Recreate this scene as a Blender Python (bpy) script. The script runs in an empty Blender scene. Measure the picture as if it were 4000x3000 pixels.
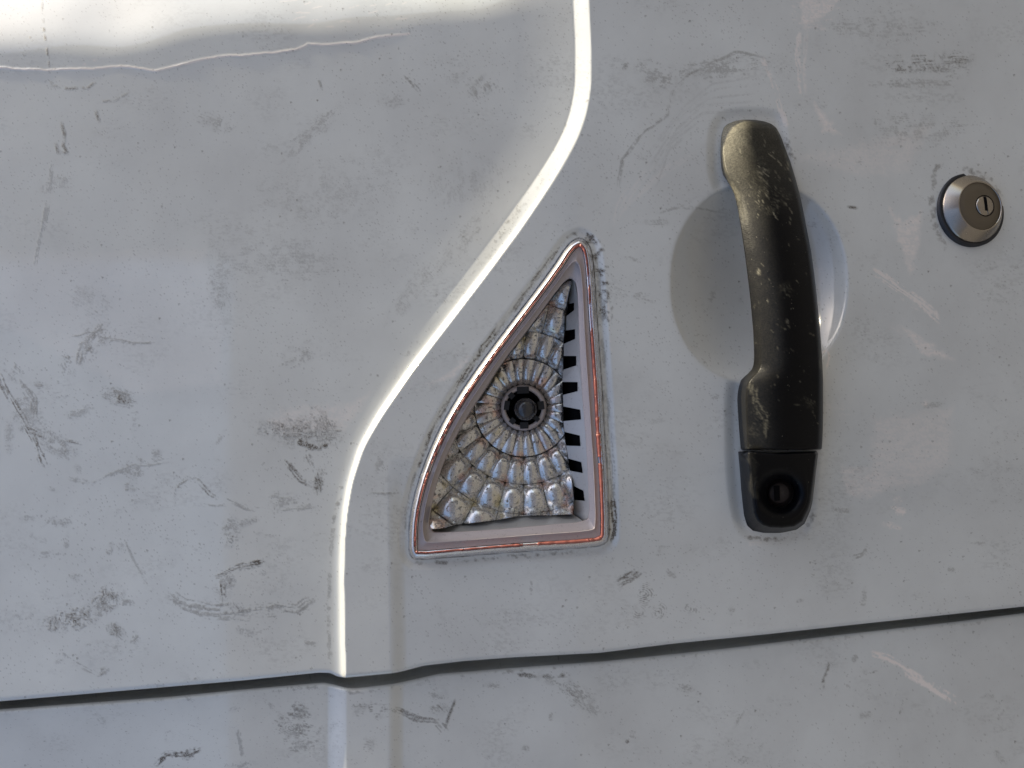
import bpy, bmesh, math, random
import numpy as np
from mathutils import Matrix, Vector

scene = bpy.context.scene
random.seed(7)
rng = np.random.default_rng(11)

# ------------------------------------------------------------------ frame of reference
# u = towards the van's underside, v = towards the van's rear, w = out of the sheet metal (metres).
# X, Y are reference coordinates on the door skin, 0.25 mm each.
S = 0.00025
D = 0.40
CX, CY = 1106.0, 829.5
Z0 = 1.0

# ------------------------------------------------------------------ camera
cam = bpy.data.cameras.new('camera')
cam_o = bpy.data.objects.new('camera', cam)
scene.collection.objects.link(cam_o)
cam.sensor_width = 36.0
cam.lens = 36.0 * D / (2212 * S)
cam.clip_start = 0.01
cam.clip_end = 2000
cam_o.matrix_world = Matrix(((0, 1, 0, 0), (0, 0, -1, -D), (-1, 0, 0, Z0), (0, 0, 0, 1)))
scene.camera = cam_o

# ------------------------------------------------------------------ sun, sky, exposure
Luvw = Vector((-0.84, 0.54, 0.016)).normalized()
Lw = Vector((Luvw.y, -Luvw.z, -Luvw.x))            # world direction towards the sun
elev = math.asin(Lw.z)
azim = math.atan2(Lw.x, Lw.y)
world = bpy.data.worlds.new('World')
scene.world = world
world.use_nodes = True
nt = world.node_tree
sky = nt.nodes.new('ShaderNodeTexSky')
sky.sky_type = 'NISHITA'
sky.sun_disc = False
sky.sun_elevation = elev
sky.sun_rotation = azim
sky.air_density = 1.0
sky.dust_density = 3.0
sky.ozone_density = 1.0
bg = nt.nodes['Background']
nt.links.new(sky.outputs[0], bg.inputs[0])
bg.inputs[1].default_value = 0.10
sl = bpy.data.lights.new('sun', 'SUN')
sl.energy = 2.7
sl.angle = math.radians(0.53)
sl.color = (1.0, 0.89, 0.65)
so = bpy.data.objects.new('sun', sl)
scene.collection.objects.link(so)
so.rotation_euler = Lw.to_track_quat('Z', 'Y').to_euler()
so.location = (2, 1, 4)
scene.view_settings.view_transform = 'Standard'
scene.view_settings.look = 'None'
scene.view_settings.gamma = 1.0
scene.view_settings.exposure = 1.2

# ------------------------------------------------------------------ maths helpers
def sst(x, a=0.0, b=1.0):
    t = np.clip((x - a) / (b - a), 0, 1)
    return t * t * (3 - 2 * t)

def macro(X):
    u = (np.asarray(X, float) - CX) * S
    return np.where(u > 0, -u * u / (2 * 1.5), -u * u / (2 * 30.0))

def macro_slope(X):
    u = (X - CX) * S
    return -u / 1.5 if u > 0 else -u / 30.0

def pos(X, Y, w):
    """reference coordinates and height above the datum -> world"""
    X = np.asarray(X, float); Y = np.asarray(Y, float); w = np.asarray(w, float)
    k = (1 - w / D) * S
    u = (X - CX) * k
    v = (CY - Y) * k
    return np.stack(np.broadcast_arrays(v, -w, Z0 - u), axis=-1)

def hash2(ix, iy, seed):
    n = (ix * 374761393 + iy * 668265263 + seed * 974634777) & 0xffffffff
    n = ((n ^ (n >> 13)) * 1274126177) & 0xffffffff
    return ((n ^ (n >> 16)) & 0xffff) / 65535.0

def vnoise(x, y, seed=0):
    x = np.asarray(x, float); y = np.asarray(y, float)
    ix = np.floor(x).astype(np.int64); iy = np.floor(y).astype(np.int64)
    fx = x - ix; fy = y - iy
    fx = fx * fx * (3 - 2 * fx); fy = fy * fy * (3 - 2 * fy)
    a = hash2(ix, iy, seed); b = hash2(ix + 1, iy, seed)
    c = hash2(ix, iy + 1, seed); d = hash2(ix + 1, iy + 1, seed)
    return (a * (1 - fx) + b * fx) * (1 - fy) + (c * (1 - fx) + d * fx) * fy

def fbm(x, y, seed=0, oct=4):
    s = 0; a = 0.5; t = 0
    for o in range(oct):
        s = s + a * vnoise(x * 2 ** o, y * 2 ** o, seed + o * 17); t += a; a *= 0.55
    return s / t

def interp(pts):
    p = np.array(sorted(pts, key=lambda q: q[0]), float)
    return lambda q: np.interp(q, p[:, 0], p[:, 1])

def smooth_interp(pts, r=22, lo=-1500, hi=3500):
    f = interp(pts)
    q = np.arange(lo, hi, 2.0)
    y = f(q)
    k = np.hanning(2 * r // 2 + 3); k /= k.sum()
    pad = len(k) // 2
    y2 = np.convolve(np.pad(y, pad, mode='edge'), k, mode='valid')
    return lambda z: np.interp(z, q, y2)

def poly_sd(X, Y, poly):
    """signed distance (positive outside) to a closed polygon"""
    P = np.asarray(poly, float)
    best = np.full(X.shape, 1e9); inside = np.zeros(X.shape, bool)
    for i in range(len(P)):
        ax, ay = P[i]; bx, by = P[(i + 1) % len(P)]
        dx, dy = bx - ax, by - ay
        t = np.clip(((X - ax) * dx + (Y - ay) * dy) / (dx * dx + dy * dy + 1e-12), 0, 1)
        best = np.minimum(best, np.hypot(X - ax - t * dx, Y - ay - t * dy))
        c = ((ay > Y) != (by > Y)) & (X < (bx - ax) * (Y - ay) / ((by - ay) if by != ay else 1e-9) + ax)
        inside ^= c
    return np.where(inside, -best, best)

def chaikin(poly, n=2):
    P = np.array(poly, float)
    for _ in range(n):
        Q = np.roll(P, -1, axis=0)
        P = np.stack([0.75 * P + 0.25 * Q, 0.25 * P + 0.75 * Q], 1).reshape(-1, 2)
    return P

def ray_radius(poly, c, ang):
    """distance from c to the polygon along each angle (star-shaped outline)"""
    P = np.asarray(poly, float) - np.array(c)
    dx, dy = np.cos(ang), np.sin(ang)
    best = np.full(ang.shape, 1e9)
    for i in range(len(P)):
        a = P[i]; b = P[(i + 1) % len(P)]; e = b - a
        den = dx * e[1] - dy * e[0]
        den = np.where(np.abs(den) < 1e-9, 1e-9, den)
        t = (a[0] * e[1] - a[1] * e[0]) / den
        s = (a[0] * dy - a[1] * dx) / den
        ok = (t > 0) & (s >= -1e-6) & (s <= 1 + 1e-6)
        best = np.where(ok & (t < best), t, best)
    return best

# ------------------------------------------------------------------ grime and painted reflections, worked out in skin coordinates
def polyline_sd(X, Y, pts):
    best = np.full(X.shape, 1e9); along = np.zeros(X.shape); side = np.zeros(X.shape); L = 0.0
    for (ax, ay), (bx, by) in zip(pts[:-1], pts[1:]):
        dx, dy = bx - ax, by - ay
        l = math.hypot(dx, dy) + 1e-9
        t = np.clip(((X - ax) * dx + (Y - ay) * dy) / (l * l), 0, 1)
        d = np.hypot(X - ax - t * dx, Y - ay - t * dy)
        sg = ((X - ax) * dy - (Y - ay) * dx) / l
        m = d < best
        best = np.where(m, d, best); along = np.where(m, L + t * l, along); side = np.where(m, sg, side)
        L += l
    return best, along, side, L

class Paint:
    def __init__(self, X, Y):
        self.X = X.ravel(); self.Y = Y.ravel(); self.n = self.X.size
        self.dirt = np.zeros(self.n); self.pale = np.zeros(self.n)
    def sub(self, x0, y0, x1, y1):
        return np.nonzero((self.X > x0) & (self.X < x1) & (self.Y > y0) & (self.Y < y1))[0]
    def stroke(self, pts, w, k, seed=1, ch='dirt', streak=True, thr=0.35, taper=True):
        xs = [p[0] for p in pts]; ys = [p[1] for p in pts]
        i = self.sub(min(xs) - 2 * w, min(ys) - 2 * w, max(xs) + 2 * w, max(ys) + 2 * w)
        if not len(i): return
        X = self.X[i]; Y = self.Y[i]
        wob = (fbm(X / 30, Y / 30, seed + 5) - .5) * min(w, 14)
        d, s, side, L = polyline_sd(X + wob, Y + wob * .7, pts)
        f = np.clip(1 - (d / w) ** 2, 0, 1)
        if taper: f = f * np.clip(np.minimum(s, L - s) / (0.12 * L + 2) + .35, 0, 1)
        if w > 5.5: thr = thr + .26 * (1 - f); f = np.clip(f * 3, 0, 1)
        if streak: nz = 0.62 * vnoise(s / 34, side / 2.6, seed) + 0.38 * vnoise(X / 4, Y / 4, seed + 3)
        else: nz = fbm(X / 9, Y / 9, seed)
        f = f * sst(nz, thr, thr + .3)
        a = getattr(self, ch); a[i] = np.maximum(a[i], f * k)
    def blob(self, x, y, rx, ry, ang, k, seed=1, ch='dirt', scale=7, aniso=2.5, thr=0.31, soft=.17):
        r = max(rx, ry) * 1.3
        i = self.sub(x - r, y - r, x + r, y + r)
        if not len(i): return
        c, s = math.cos(math.radians(ang)), math.sin(math.radians(ang))
        X = self.X[i] - x; Y = self.Y[i] - y
        a = X * c + Y * s; b = -X * s + Y * c
        wr = 1 + .7 * (fbm(X / 26 + 9, Y / 26, seed + 8) - .5)
        f = np.clip(1 - ((a / rx) ** 2 + (b / ry) ** 2) * wr, 0, 1)
        f = f * sst(fbm(X / 17 + 5, Y / 17, seed + 40, 3), .22, .62)
        nz = .62 * fbm(a / (scale * aniso * 1.7), b / (scale * .55), seed) + .38 * vnoise(X / 2.8, Y / 2.8, seed + 6)
        g = sst(nz, thr + .34 * (1 - f), thr + .34 * (1 - f) + soft * 1.5) * np.clip(f * 3, 0, 1)
        film = .36 * f * sst(fbm(X / 15 + 3, Y / 15, seed + 21, 3), .32, .75)
        g = np.maximum(g * (.55 + .45 * vnoise(X / 11, Y / 11, seed + 31)), film)
        A = getattr(self, ch); A[i] = np.maximum(A[i], g * k)
    def patch(self, poly, k, seed=1, ch='pale', soft=5, thr=.36):
        P = np.array(poly, float)
        i = self.sub(P[:, 0].min() - 12, P[:, 1].min() - 12, P[:, 0].max() + 12, P[:, 1].max() + 12)
        if not len(i): return
        X = self.X[i]; Y = self.Y[i]
        sd = poly_sd(X + 16 * (fbm(X / 12, Y / 12, seed) - .5), Y + 16 * (fbm(X / 12 + 7, Y / 12, seed) - .5), P)
        f = 1 - sst(sd, -soft, soft)
        g = f * (.45 + .55 * sst(.6 * fbm(X / 20, Y / 6, seed + 2) + .4 * vnoise(X / 3, Y / 3, seed), thr, thr + .3))
        A = getattr(self, ch); A[i] = np.maximum(A[i], g * k)
    def finger(self, x, y, rx, ry, ang, k, seed=1):
        r = max(rx, ry) * 1.3
        i = self.sub(x - r, y - r, x + r, y + r)
        if not len(i): return
        c, s = math.cos(math.radians(ang)), math.sin(math.radians(ang))
        X = self.X[i] - x; Y = self.Y[i] - y
        a = X * c + Y * s; b = -X * s + Y * c
        f = np.clip(1.1 - (a / rx) ** 2 - (b / ry) ** 2, 0, 1) ** .5
        rid = np.sin(np.hypot(a * .8 + rx * .3, b * 1.2) * 1.25 + 3 * fbm(X / 12, Y / 12, seed))
        g = f * sst(rid, -.1, .7) * sst(fbm(X / 8, Y / 8, seed + 2), .36, .6)
        self.dirt[i] = np.maximum(self.dirt[i], g * k)

# ------------------------------------------------------------------ object helpers
col = scene.collection
def link(name, me, mat=None, parent=None, label=None, smooth=True):
    o = bpy.data.objects.new(name, me)
    col.objects.link(o)
    if mat: me.materials.append(mat)
    if parent: o.parent = parent
    if label: o['label'] = label
    if smooth and len(me.polygons): me.polygons.foreach_set('use_smooth', [True] * len(me.polygons))
    return o

def mesh_from(name, verts, faces):
    me = bpy.data.meshes.new(name)
    me.from_pydata([tuple(map(float, v)) for v in verts], [], faces)
    me.validate(); me.update()
    return me

def grid_mesh(name, P, attrs=None, wrap=False, flip=False):
    """P: (rows, cols, 3)"""
    R, C = P.shape[:2]
    idx = np.arange(R * C).reshape(R, C)
    if wrap: idx = np.concatenate([idx, idx[:, :1]], 1)
    q = np.stack([idx[:-1, :-1], idx[1:, :-1], idx[1:, 1:], idx[:-1, 1:]], -1).reshape(-1, 4)
    if flip: q = q[:, ::-1]
    me = bpy.data.meshes.new(name)
    me.vertices.add(R * C)
    me.vertices.foreach_set('co', P.reshape(-1).astype(np.float32))
    me.loops.add(q.size)
    me.loops.foreach_set('vertex_index', q.reshape(-1).astype(np.int32))
    me.polygons.add(len(q))
    me.polygons.foreach_set('loop_start', np.arange(0, q.size, 4, dtype=np.int32))
    me.polygons.foreach_set('loop_total', np.full(len(q), 4, np.int32))
    me.polygons.foreach_set('use_smooth', np.ones(len(q), bool))
    me.update(calc_edges=True)
    if attrs:
        for n, a in attrs.items():
            at = me.attributes.new(n, 'FLOAT', 'POINT')
            at.data.foreach_set('value', np.asarray(a, np.float32).ravel())
    return me

# ------------------------------------------------------------------ materials
def new_mat(name):
    m = bpy.data.materials.new(name); m.use_nodes = True
    n = m.node_tree; return m, n, n.nodes['Principled BSDF']

def N(n, t, **kw):
    x = n.nodes.new(t)
    for k, v in kw.items():
        if k.startswith('i_'): x.inputs[k[2:].replace('_', ' ')].default_value = v
        else: setattr(x, k, v)
    return x

def noise(n, coord, scale, detail=4, rough=.55):
    x = N(n, 'ShaderNodeTexNoise'); x.inputs['Scale'].default_value = scale
    x.inputs['Detail'].default_value = detail; x.inputs['Roughness'].default_value = rough
    n.links.new(coord, x.inputs['Vector']); return x.outputs['Fac']

def ramp(n, fac, stops):
    r = N(n, 'ShaderNodeValToRGB')
    while len(r.color_ramp.elements) < len(stops): r.color_ramp.elements.new(.5)
    for e, (p, c) in zip(r.color_ramp.elements, stops):
        e.position = p; e.color = c if len(c) == 4 else (*c, 1)
    n.links.new(fac, r.inputs[0]); return r.outputs[0]

def mth(n, op, a, b=None, clamp=False):
    x = N(n, 'ShaderNodeMath', operation=op); x.use_clamp = clamp
    for k, v in enumerate((a, b)):
        if v is None: continue
        if isinstance(v, (int, float)): x.inputs[k].default_value = v
        else: n.links.new(v, x.inputs[k])
    return x.outputs[0]

def mixc(n, fac, a, b):
    x = N(n, 'ShaderNodeMix', data_type='RGBA')
    for s, v in ((0, fac), (6, a), (7, b)):
        if isinstance(v, (int, float)): x.inputs[s].default_value = v
        elif isinstance(v, tuple): x.inputs[s].default_value = (*v, 1)
        else: n.links.new(v, x.inputs[s])
    return x.outputs[2]

def bump(n, h, strength, dist, normal=None):
    b = N(n, 'ShaderNodeBump'); b.inputs['Strength'].default_value = strength
    b.inputs['Distance'].default_value = dist
    n.links.new(h, b.inputs['Height'])
    if normal: n.links.new(normal, b.inputs['Normal'])
    return b.outputs[0]

def mat_paint():
    m, n, p = new_mat('white_van_paint')
    tc = N(n, 'ShaderNodeTexCoord').outputs['Object']
    dirt = N(n, 'ShaderNodeAttribute', attribute_name='dirt').outputs['Fac']
    pale = N(n, 'ShaderNodeAttribute', attribute_name='pale').outputs['Fac']
    film = ramp(n, noise(n, tc, 14, 6, .6), [(.35, (0, 0, 0)), (.75, (1, 1, 1))])
    base = mixc(n, film, (.738, .746, .705), (.61, .61, .575))
    # road-dust specks: two sizes of fine threshold noise
    sp1 = ramp(n, noise(n, tc, 900, 2, .5), [(.69, (0, 0, 0)), (.76, (1, 1, 1))])
    sp2 = ramp(n, noise(n, tc, 380, 3, .6), [(.70, (0, 0, 0)), (.78, (1, 1, 1))])
    zone = ramp(n, noise(n, tc, 30, 4, .6), [(.42, (0, 0, 0)), (.66, (1, 1, 1))])
    sp = mth(n, 'MULTIPLY', mth(n, 'MAXIMUM', sp1, sp2), mth(n, 'ADD', mth(n, 'MULTIPLY', zone, .6), .14))
    base = mixc(n, mth(n, 'MULTIPLY', sp, .8), base, (.16, .145, .12))
    base = mixc(n, mth(n, 'MULTIPLY', pale, 1.0, True), base, (.95, .86, .78))  # pale channel: chalk scuffs plus painted reflections
    fine = ramp(n, noise(n, tc, 1500, 2, .6), [(.34, (.35, .35, .35)), (.54, (1, 1, 1))])
    dd = mth(n, 'MULTIPLY', mth(n, 'MULTIPLY', dirt, fine), 1.25, True)
    base = mixc(n, dd, base, (.10, .080, .053))
    n.links.new(base, p.inputs['Base Color'])
    r = mth(n, 'ADD', mth(n, 'MULTIPLY', film, .12), .30)
    r = mth(n, 'ADD', r, mth(n, 'MULTIPLY', dd, .4), True)
    n.links.new(r, p.inputs['Roughness'])
    p.inputs['Coat Weight'].default_value = 1.0
    p.inputs['Coat IOR'].default_value = 1.62
    cr = mth(n, 'ADD', mth(n, 'MULTIPLY', dd, .6), mth(n, 'ADD', mth(n, 'MULTIPLY', film, .07), .025), True)
    n.links.new(cr, p.inputs['Coat Roughness'])
    peel = noise(n, tc, 420, 2, .5)
    n.links.new(bump(n, peel, .03, .0003), p.inputs['Coat Normal'])
    n.links.new(bump(n, dd, .25, .0003), p.inputs['Normal'])
    return m

def mat_plastic(name, c=(.0016, .0020, .0036), grain=True, rough=.33):
    m, n, p = new_mat(name)
    tc = N(n, 'ShaderNodeTexCoord').outputs['Object']
    dirt = N(n, 'ShaderNodeAttribute', attribute_name='dirt').outputs['Fac']  # on the grip this mask holds dust plus a painted sun highlight
    fine = ramp(n, noise(n, tc, 1100, 3, .6), [(.35, (.55, .55, .55)), (.65, (1, 1, 1))])
    dd = mth(n, 'MULTIPLY', dirt, fine, True)
    base = mixc(n, dd, c, (.36, .33, .24))
    sp = ramp(n, noise(n, tc, 800, 2, .5), [(.72, (0, 0, 0)), (.78, (1, 1, 1))])
    base = mixc(n, mth(n, 'MULTIPLY', sp, .35), base, (.35, .32, .25))
    n.links.new(base, p.inputs['Base Color'])
    n.links.new(mth(n, 'ADD', mth(n, 'MULTIPLY', dd, .15), rough, True), p.inputs['Roughness'])
    p.inputs['Specular IOR Level'].default_value = .15
    if grain:
        w = N(n, 'ShaderNodeTexWave', wave_type='BANDS', bands_direction='X')
        w.inputs['Scale'].default_value = 420; w.inputs['Distortion'].default_value = 9
        w.inputs['Detail'].default_value = 3; w.inputs['Detail Scale'].default_value = 1.6
        n.links.new(tc, w.inputs['Vector'])
        n.links.new(bump(n, w.outputs['Fac'], .14, .0002), p.inputs['Normal'])
    return m

def mat_metal(name, c, rough, dirtc=(.10, .085, .06), dirt_amt=.6, metallic=1.0, tint=None, scale=260, speck=.62):
    m, n, p = new_mat(name)
    tc = N(n, 'ShaderNodeTexCoord').outputs['Object']
    base = c
    if tint:
        t = noise(n, tc, 95, 3, .5)
        base = ramp(n, t, tint)
    d = ramp(n, noise(n, tc, scale, 5, .65), [(speck, (0, 0, 0)), (speck + .09, (1, 1, 1))])
    f2 = ramp(n, noise(n, tc, scale * 3.2, 2, .5), [(.64, (0, 0, 0)), (.72, (1, 1, 1))])
    dd = mth(n, 'MULTIPLY', mth(n, 'MAXIMUM', d, mth(n, 'MULTIPLY', f2, .7)), dirt_amt, True)
    n.links.new(mixc(n, dd, base, dirtc), p.inputs['Base Color'])
    n.links.new(mth(n, 'SUBTRACT', metallic, mth(n, 'MULTIPLY', dd, .9), True), p.inputs['Metallic'])
    n.links.new(mth(n, 'ADD', mth(n, 'MULTIPLY', dd, .5), mth(n, 'ADD', rough, mth(n, 'MULTIPLY', noise(n, tc, 160, 3), .1)), True), p.inputs['Roughness'])
    return m

def mat_simple(name, c, rough=.5, metallic=0, spec=.5):
    m, n, p = new_mat(name)
    tc = N(n, 'ShaderNodeTexCoord').outputs['Object']
    f = noise(n, tc, 300, 4, .6)
    n.links.new(mixc(n, f, tuple(x * .75 for x in c), tuple(min(1, x * 1.25) for x in c)), p.inputs['Base Color'])
    p.inputs['Roughness'].default_value = rough
    p.inputs['Metallic'].default_value = metallic
    p.inputs['Specular IOR Level'].default_value = spec
    return m

M_paint = mat_paint()
M_grip = mat_plastic('black_grained_plastic')
M_black = mat_simple('matt_black', (.010, .011, .014), .6)
M_hole = mat_simple('dark_cavity', (.004, .004, .005), .8, spec=.1)
M_rubber = mat_simple('black_rubber', (.015, .017, .022), .5)
M_cell = mat_metal('aluminised_reflector', (.8, .8, .8), .20, dirt_amt=.8, scale=560, speck=.545, metallic=.92,
                   tint=[(.32, (.76, .58, .51)), (.45, (.68, .68, .67)), (.60, (.78, .78, .77)), (.74, (.72, .66, .47))])
M_wall = mat_metal('silvered_wall', (.50, .50, .49), .36, dirt_amt=.4, metallic=.55)
M_flange = mat_metal('pinkish_silver_flange', (.50, .44, .425), .36, dirt_amt=.5, metallic=.15, scale=420)
M_chrome = mat_metal('worn_chrome', (.80, .78, .78), .22, dirt_amt=.3, scale=300)
M_red = mat_simple('broken_red_lens', (.40, .13, .095), .33)
M_steel = mat_metal('turned_steel', (.40, .36, .31), .20, dirt_amt=.04)
def add_aniso(m, axis='Y'):
    n = m.node_tree; p = n.nodes['Principled BSDF']
    t = N(n, 'ShaderNodeTangent', direction_type='RADIAL', axis=axis)
    p.inputs['Anisotropic'].default_value = .8; p.inputs['Anisotropic Rotation'].default_value = .25
    n.links.new(t.outputs[0], p.inputs['Tangent'])
add_aniso(M_steel)
M_brown = mat_metal('dull_brown_metal', (.16, .135, .10), .38, dirt_amt=.2, metallic=.7)

# ------------------------------------------------------------------ ground below the van
gm, gn, gp = new_mat('asphalt')
gtc = N(gn, 'ShaderNodeTexCoord').outputs['Object']
gn.links.new(ramp(gn, noise(gn, gtc, 40, 8, .7), [(.3, (.07, .067, .065)), (.7, (.13, .125, .12))]), gp.inputs['Base Color'])
gp.inputs['Roughness'].default_value = .9
ground = link('ground', mesh_from('ground', [(-300, -300, 0), (300, -300, 0), (300, 300, 0), (-300, 300, 0)], [(0, 1, 2, 3)]), gm, smooth=False)
ground['kind'] = 'structure'

# unseen walls added behind the camera to shape reflections and ambient light
wm, wn_, wp_ = new_mat('unseen_wall_render')
wtc = N(wn_, 'ShaderNodeTexCoord').outputs['Object']
wn_.links.new(ramp(wn_, noise(wn_, wtc, 1.2, 6, .6), [(.3, (.38, .33, .31)), (.7, (.47, .42, .395))]), wp_.inputs['Base Color'])
wp_.inputs['Roughness'].default_value = .9
def box_mesh(name, x0, x1, y0, y1, z0, z1):
    v = [(x, y, z) for z in (z0, z1) for x, y in ((x0, y0), (x1, y0), (x1, y1), (x0, y1))]
    return mesh_from(name, v, [(3, 2, 1, 0), (4, 5, 6, 7), (0, 1, 5, 4), (1, 2, 6, 5), (2, 3, 7, 6), (3, 0, 4, 7)])
for xa, xb, top_ in ((-25, 1.3, 3.9), (1.303, 8.5, 6.4)):
    yw = link('unseen_wall', box_mesh('unseen_wall', xa, xb, -7.4, -7.0, .004, top_), wm, smooth=False)
    yw['kind'] = 'structure'

# ------------------------------------------------------------------ the van
van = bpy.data.objects.new('van', None)
col.objects.link(van)
van['label'] = 'dirty white van side with black door handle, triangular lamp and round steel lock'
van['category'] = 'van'

# outlines on the skin -------------------------------------------------
stepB = smooth_interp([(-900, 1236), (0, 1236), (100, 1241), (190, 1240), (250, 1228), (300, 1208), (350, 1178), (400, 1145), (500, 1072), (600, 996), (700, 918),
                       (800, 838), (850, 806), (895, 780), (960, 752), (1040, 730), (1110, 717), (1205, 712), (1330, 709), (1500, 711), (2600, 711)], 40)
stepT = smooth_interp([(-900, 1274), (0, 1274), (100, 1279), (190, 1279), (250, 1268), (300, 1250), (350, 1222), (400, 1190), (500, 1121), (600, 1046), (700, 969),
                       (800, 892), (850, 858), (895, 826), (964, 785), (1040, 760), (1110, 748), (1180, 743), (1255, 742), (1380, 744), (1460, 746), (2600, 748)], 40)
gapA = smooth_interp([(-1500, 1640), (0, 1514), (350, 1484), (525, 1469), (690, 1452), (715, 1453), (727, 1460), (745, 1463), (800, 1458), (850, 1453), (870, 1449), (915, 1437),
                      (1000, 1427), (1106, 1419), (1296, 1409), (1456, 1389), (1656, 1369), (1856, 1347), (2006, 1331), (2212, 1309), (3600, 1160)], 8)
gapB = smooth_interp([(-1500, 1662), (0, 1532), (375, 1504), (525, 1489), (700, 1474), (720, 1478), (745, 1485), (765, 1487), (850, 1477), (950, 1455), (1100, 1443), (1306, 1428),
                      (1556, 1402), (1806, 1372), (2056, 1344), (2212, 1324), (3600, 1176)], 10)

lamp_outer = [(1248.7, 513.9), (1226, 528.5), (1194.7, 578), (1127, 668), (1059.7, 755.8), (1001, 839), (970, 890), (947, 933), (924.7, 983), (902, 1046), (886.5, 1113), (883, 1176),
              (886.5, 1199), (900, 1209), (992, 1201), (1127, 1190), (1284.7, 1181), (1309.5, 1172), (1316, 1154), (1311.7, 1023), (1305, 933), (1300.5, 843), (1298, 807), (1290, 695),
              (1284.7, 605), (1280, 555.5), (1273.5, 531), (1262, 518)]
lamp_inner = [(1228.5, 600.5), (1212.7, 614), (1149.7, 699.5), (1082, 785), (1048.5, 839), (1014.7, 888), (983, 944.5), (958.5, 996), (940.5, 1052.5), (931.5, 1093), (925.8, 1129),
              (931.5, 1143.7), (940.5, 1151), (1059.7, 1144.8), (1194.7, 1132.4), (1262, 1127), (1273.5, 1116.7), (1271, 1045.8), (1264.5, 933), (1256.6, 843), (1252, 762.5),
              (1248.7, 650), (1245, 614), (1237.5, 602.8)]
handle_pad_top = [(1548, 400), (1546, 300), (1556, 266), (1580, 252), (1650, 252), (1676, 258), (1682, 285), (1698, 380), (1705, 430), (1600, 440)]
handle_pad_low = [(1600, 800), (1586, 850), (1586, 960), (1595, 1090), (1608, 1140), (1640, 1160), (1720, 1154), (1744, 1120), (1752, 1010), (1760, 900), (1760, 800)]

def skin_height(X, Y):
    """height of the door skin in metres above the recessed window-side panel"""
    b = stepB(Y); t = stepT(Y)
    f = np.clip((X - b) / (t - b), 0, 1)
    low = sst(Y, 280, 760)
    flat = np.clip((f - .04) / .92, 0, 1)
    flat = flat + .05 * (sst(flat) - flat)
    curv = .12 * f ** 2 + .88 * f ** 8
    h = .0065 * (flat * (1 - low) + curv * low)
    # the panel sweeps up gently into the step near the top
    lead = np.clip((X - (b - 120)) / 120, 0, 1)
    h = h + .0014 * lead ** 2 * (1 - sst(Y, 420, 700)) * (1 - f)
    # flank right of the waist ridge
    fl = 850 + 6 * sst(Y, 1000, 1500)
    h = h - .0022 * sst(X, fl - 14, fl + 24) * sst(Y, 980, 1130)
    # dish around the lamp
    m = (X > 820) & (X < 1400) & (Y > 440) & (Y < 1290)
    sd = np.full(X.shape, 999.0)
    sd[m] = poly_sd(X[m], Y[m], LO)
    h = h - .0016 * (1 - sst(sd, 8, 26))
    h = np.where(sd < 1, h - .034 * (1 - sst(sd, -5, 1)), h)
    # finger bowl behind the handle
    dx = X - 1640; dy = Y - 612
    r = (np.abs(dx / 191) ** 2.15 + np.abs(dy / 219) ** 2.15) ** (1 / 2.15)
    dd_ = 1 - np.clip(r, 0, 3) ** 2.1
    h = h - .0265 * .5 * (dd_ + np.sqrt(dd_ * dd_ + .0012)) * (r < 1.5)
    # shallow seats of the two handle feet
    for poly, dpt in ((HT, .0020), (HL, .0018)):
        m = (X > 1480) & (X < 1840) & (Y > 180) & (Y < 1240)
        sd2 = np.full(X.shape, 999.0)
        sd2[m] = poly_sd(X[m], Y[m], poly)
        h = h - dpt * .8 * (1 - sst(sd2, -2, 24)) * sst(r, .94, 1.08)
    # dented upper corner: sheet rolls over towards the rear, cracked along a crease
    wv = 132 - .082 * X + 30 * (fbm(X / 260, Y / 200 + 3.3, 4, 2) - .5) * 2 + 9 * np.sin(X / 120 + .5)
    left = sst(X, 1240, 1000)
    dent = np.clip((wv - Y) / 150, 0, 9)
    h = h - left * np.where(dent < 1, 0.0185 * dent ** 2.1, .0185 + .039 * (dent - 1))
    ck = crack_y(X)
    dcr = (Y - ck) / 2.2
    h = h + .00027 * np.exp(-dcr * dcr) * sst(X, 900, 780) * (.55 + .9 * vnoise(X / 26, X * 0, 5))
    # gentle ripples of a used panel
    h = h + .00035 * (fbm(X / 330, Y / 330, 31, 3) - .5)
    return h

crack_pts = interp([(-200, 146), (0, 146), (50, 150), (110, 152), (200, 148), (260, 143), (290, 147), (335, 153), (370, 146), (420, 132), (470, 123), (540, 119), (600, 113), (640, 107),
                    (665, 96), (720, 96), (770, 92), (810, 81), (870, 75), (900, 72), (2600, 60)])
def crack_y(X):
    return crack_pts(X) + 5 * (fbm(X / 14, X * 0 + .5, 77, 3) - .5)

def chain_poly(p): return chaikin(p, 1)
LO = chaikin(lamp_outer, 1); LI = chaikin(lamp_inner, 1)
HT = chaikin(handle_pad_top, 2); HL = chaikin(handle_pad_low, 2)

PITCH = 2.2
xs = np.concatenate([np.linspace(-1400, -140, 30), np.arange(-118, 2332, PITCH), np.linspace(2350, 3500, 28)])

# --- door skin ---------------------------------------------------------
t_y = np.concatenate([np.linspace(-1300, -140, 28), np.arange(-118, 1419, PITCH), [1419]])
tt = (t_y + 1300) / (1419 + 1300)
Xg, Tg = np.meshgrid(xs, tt)
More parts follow.
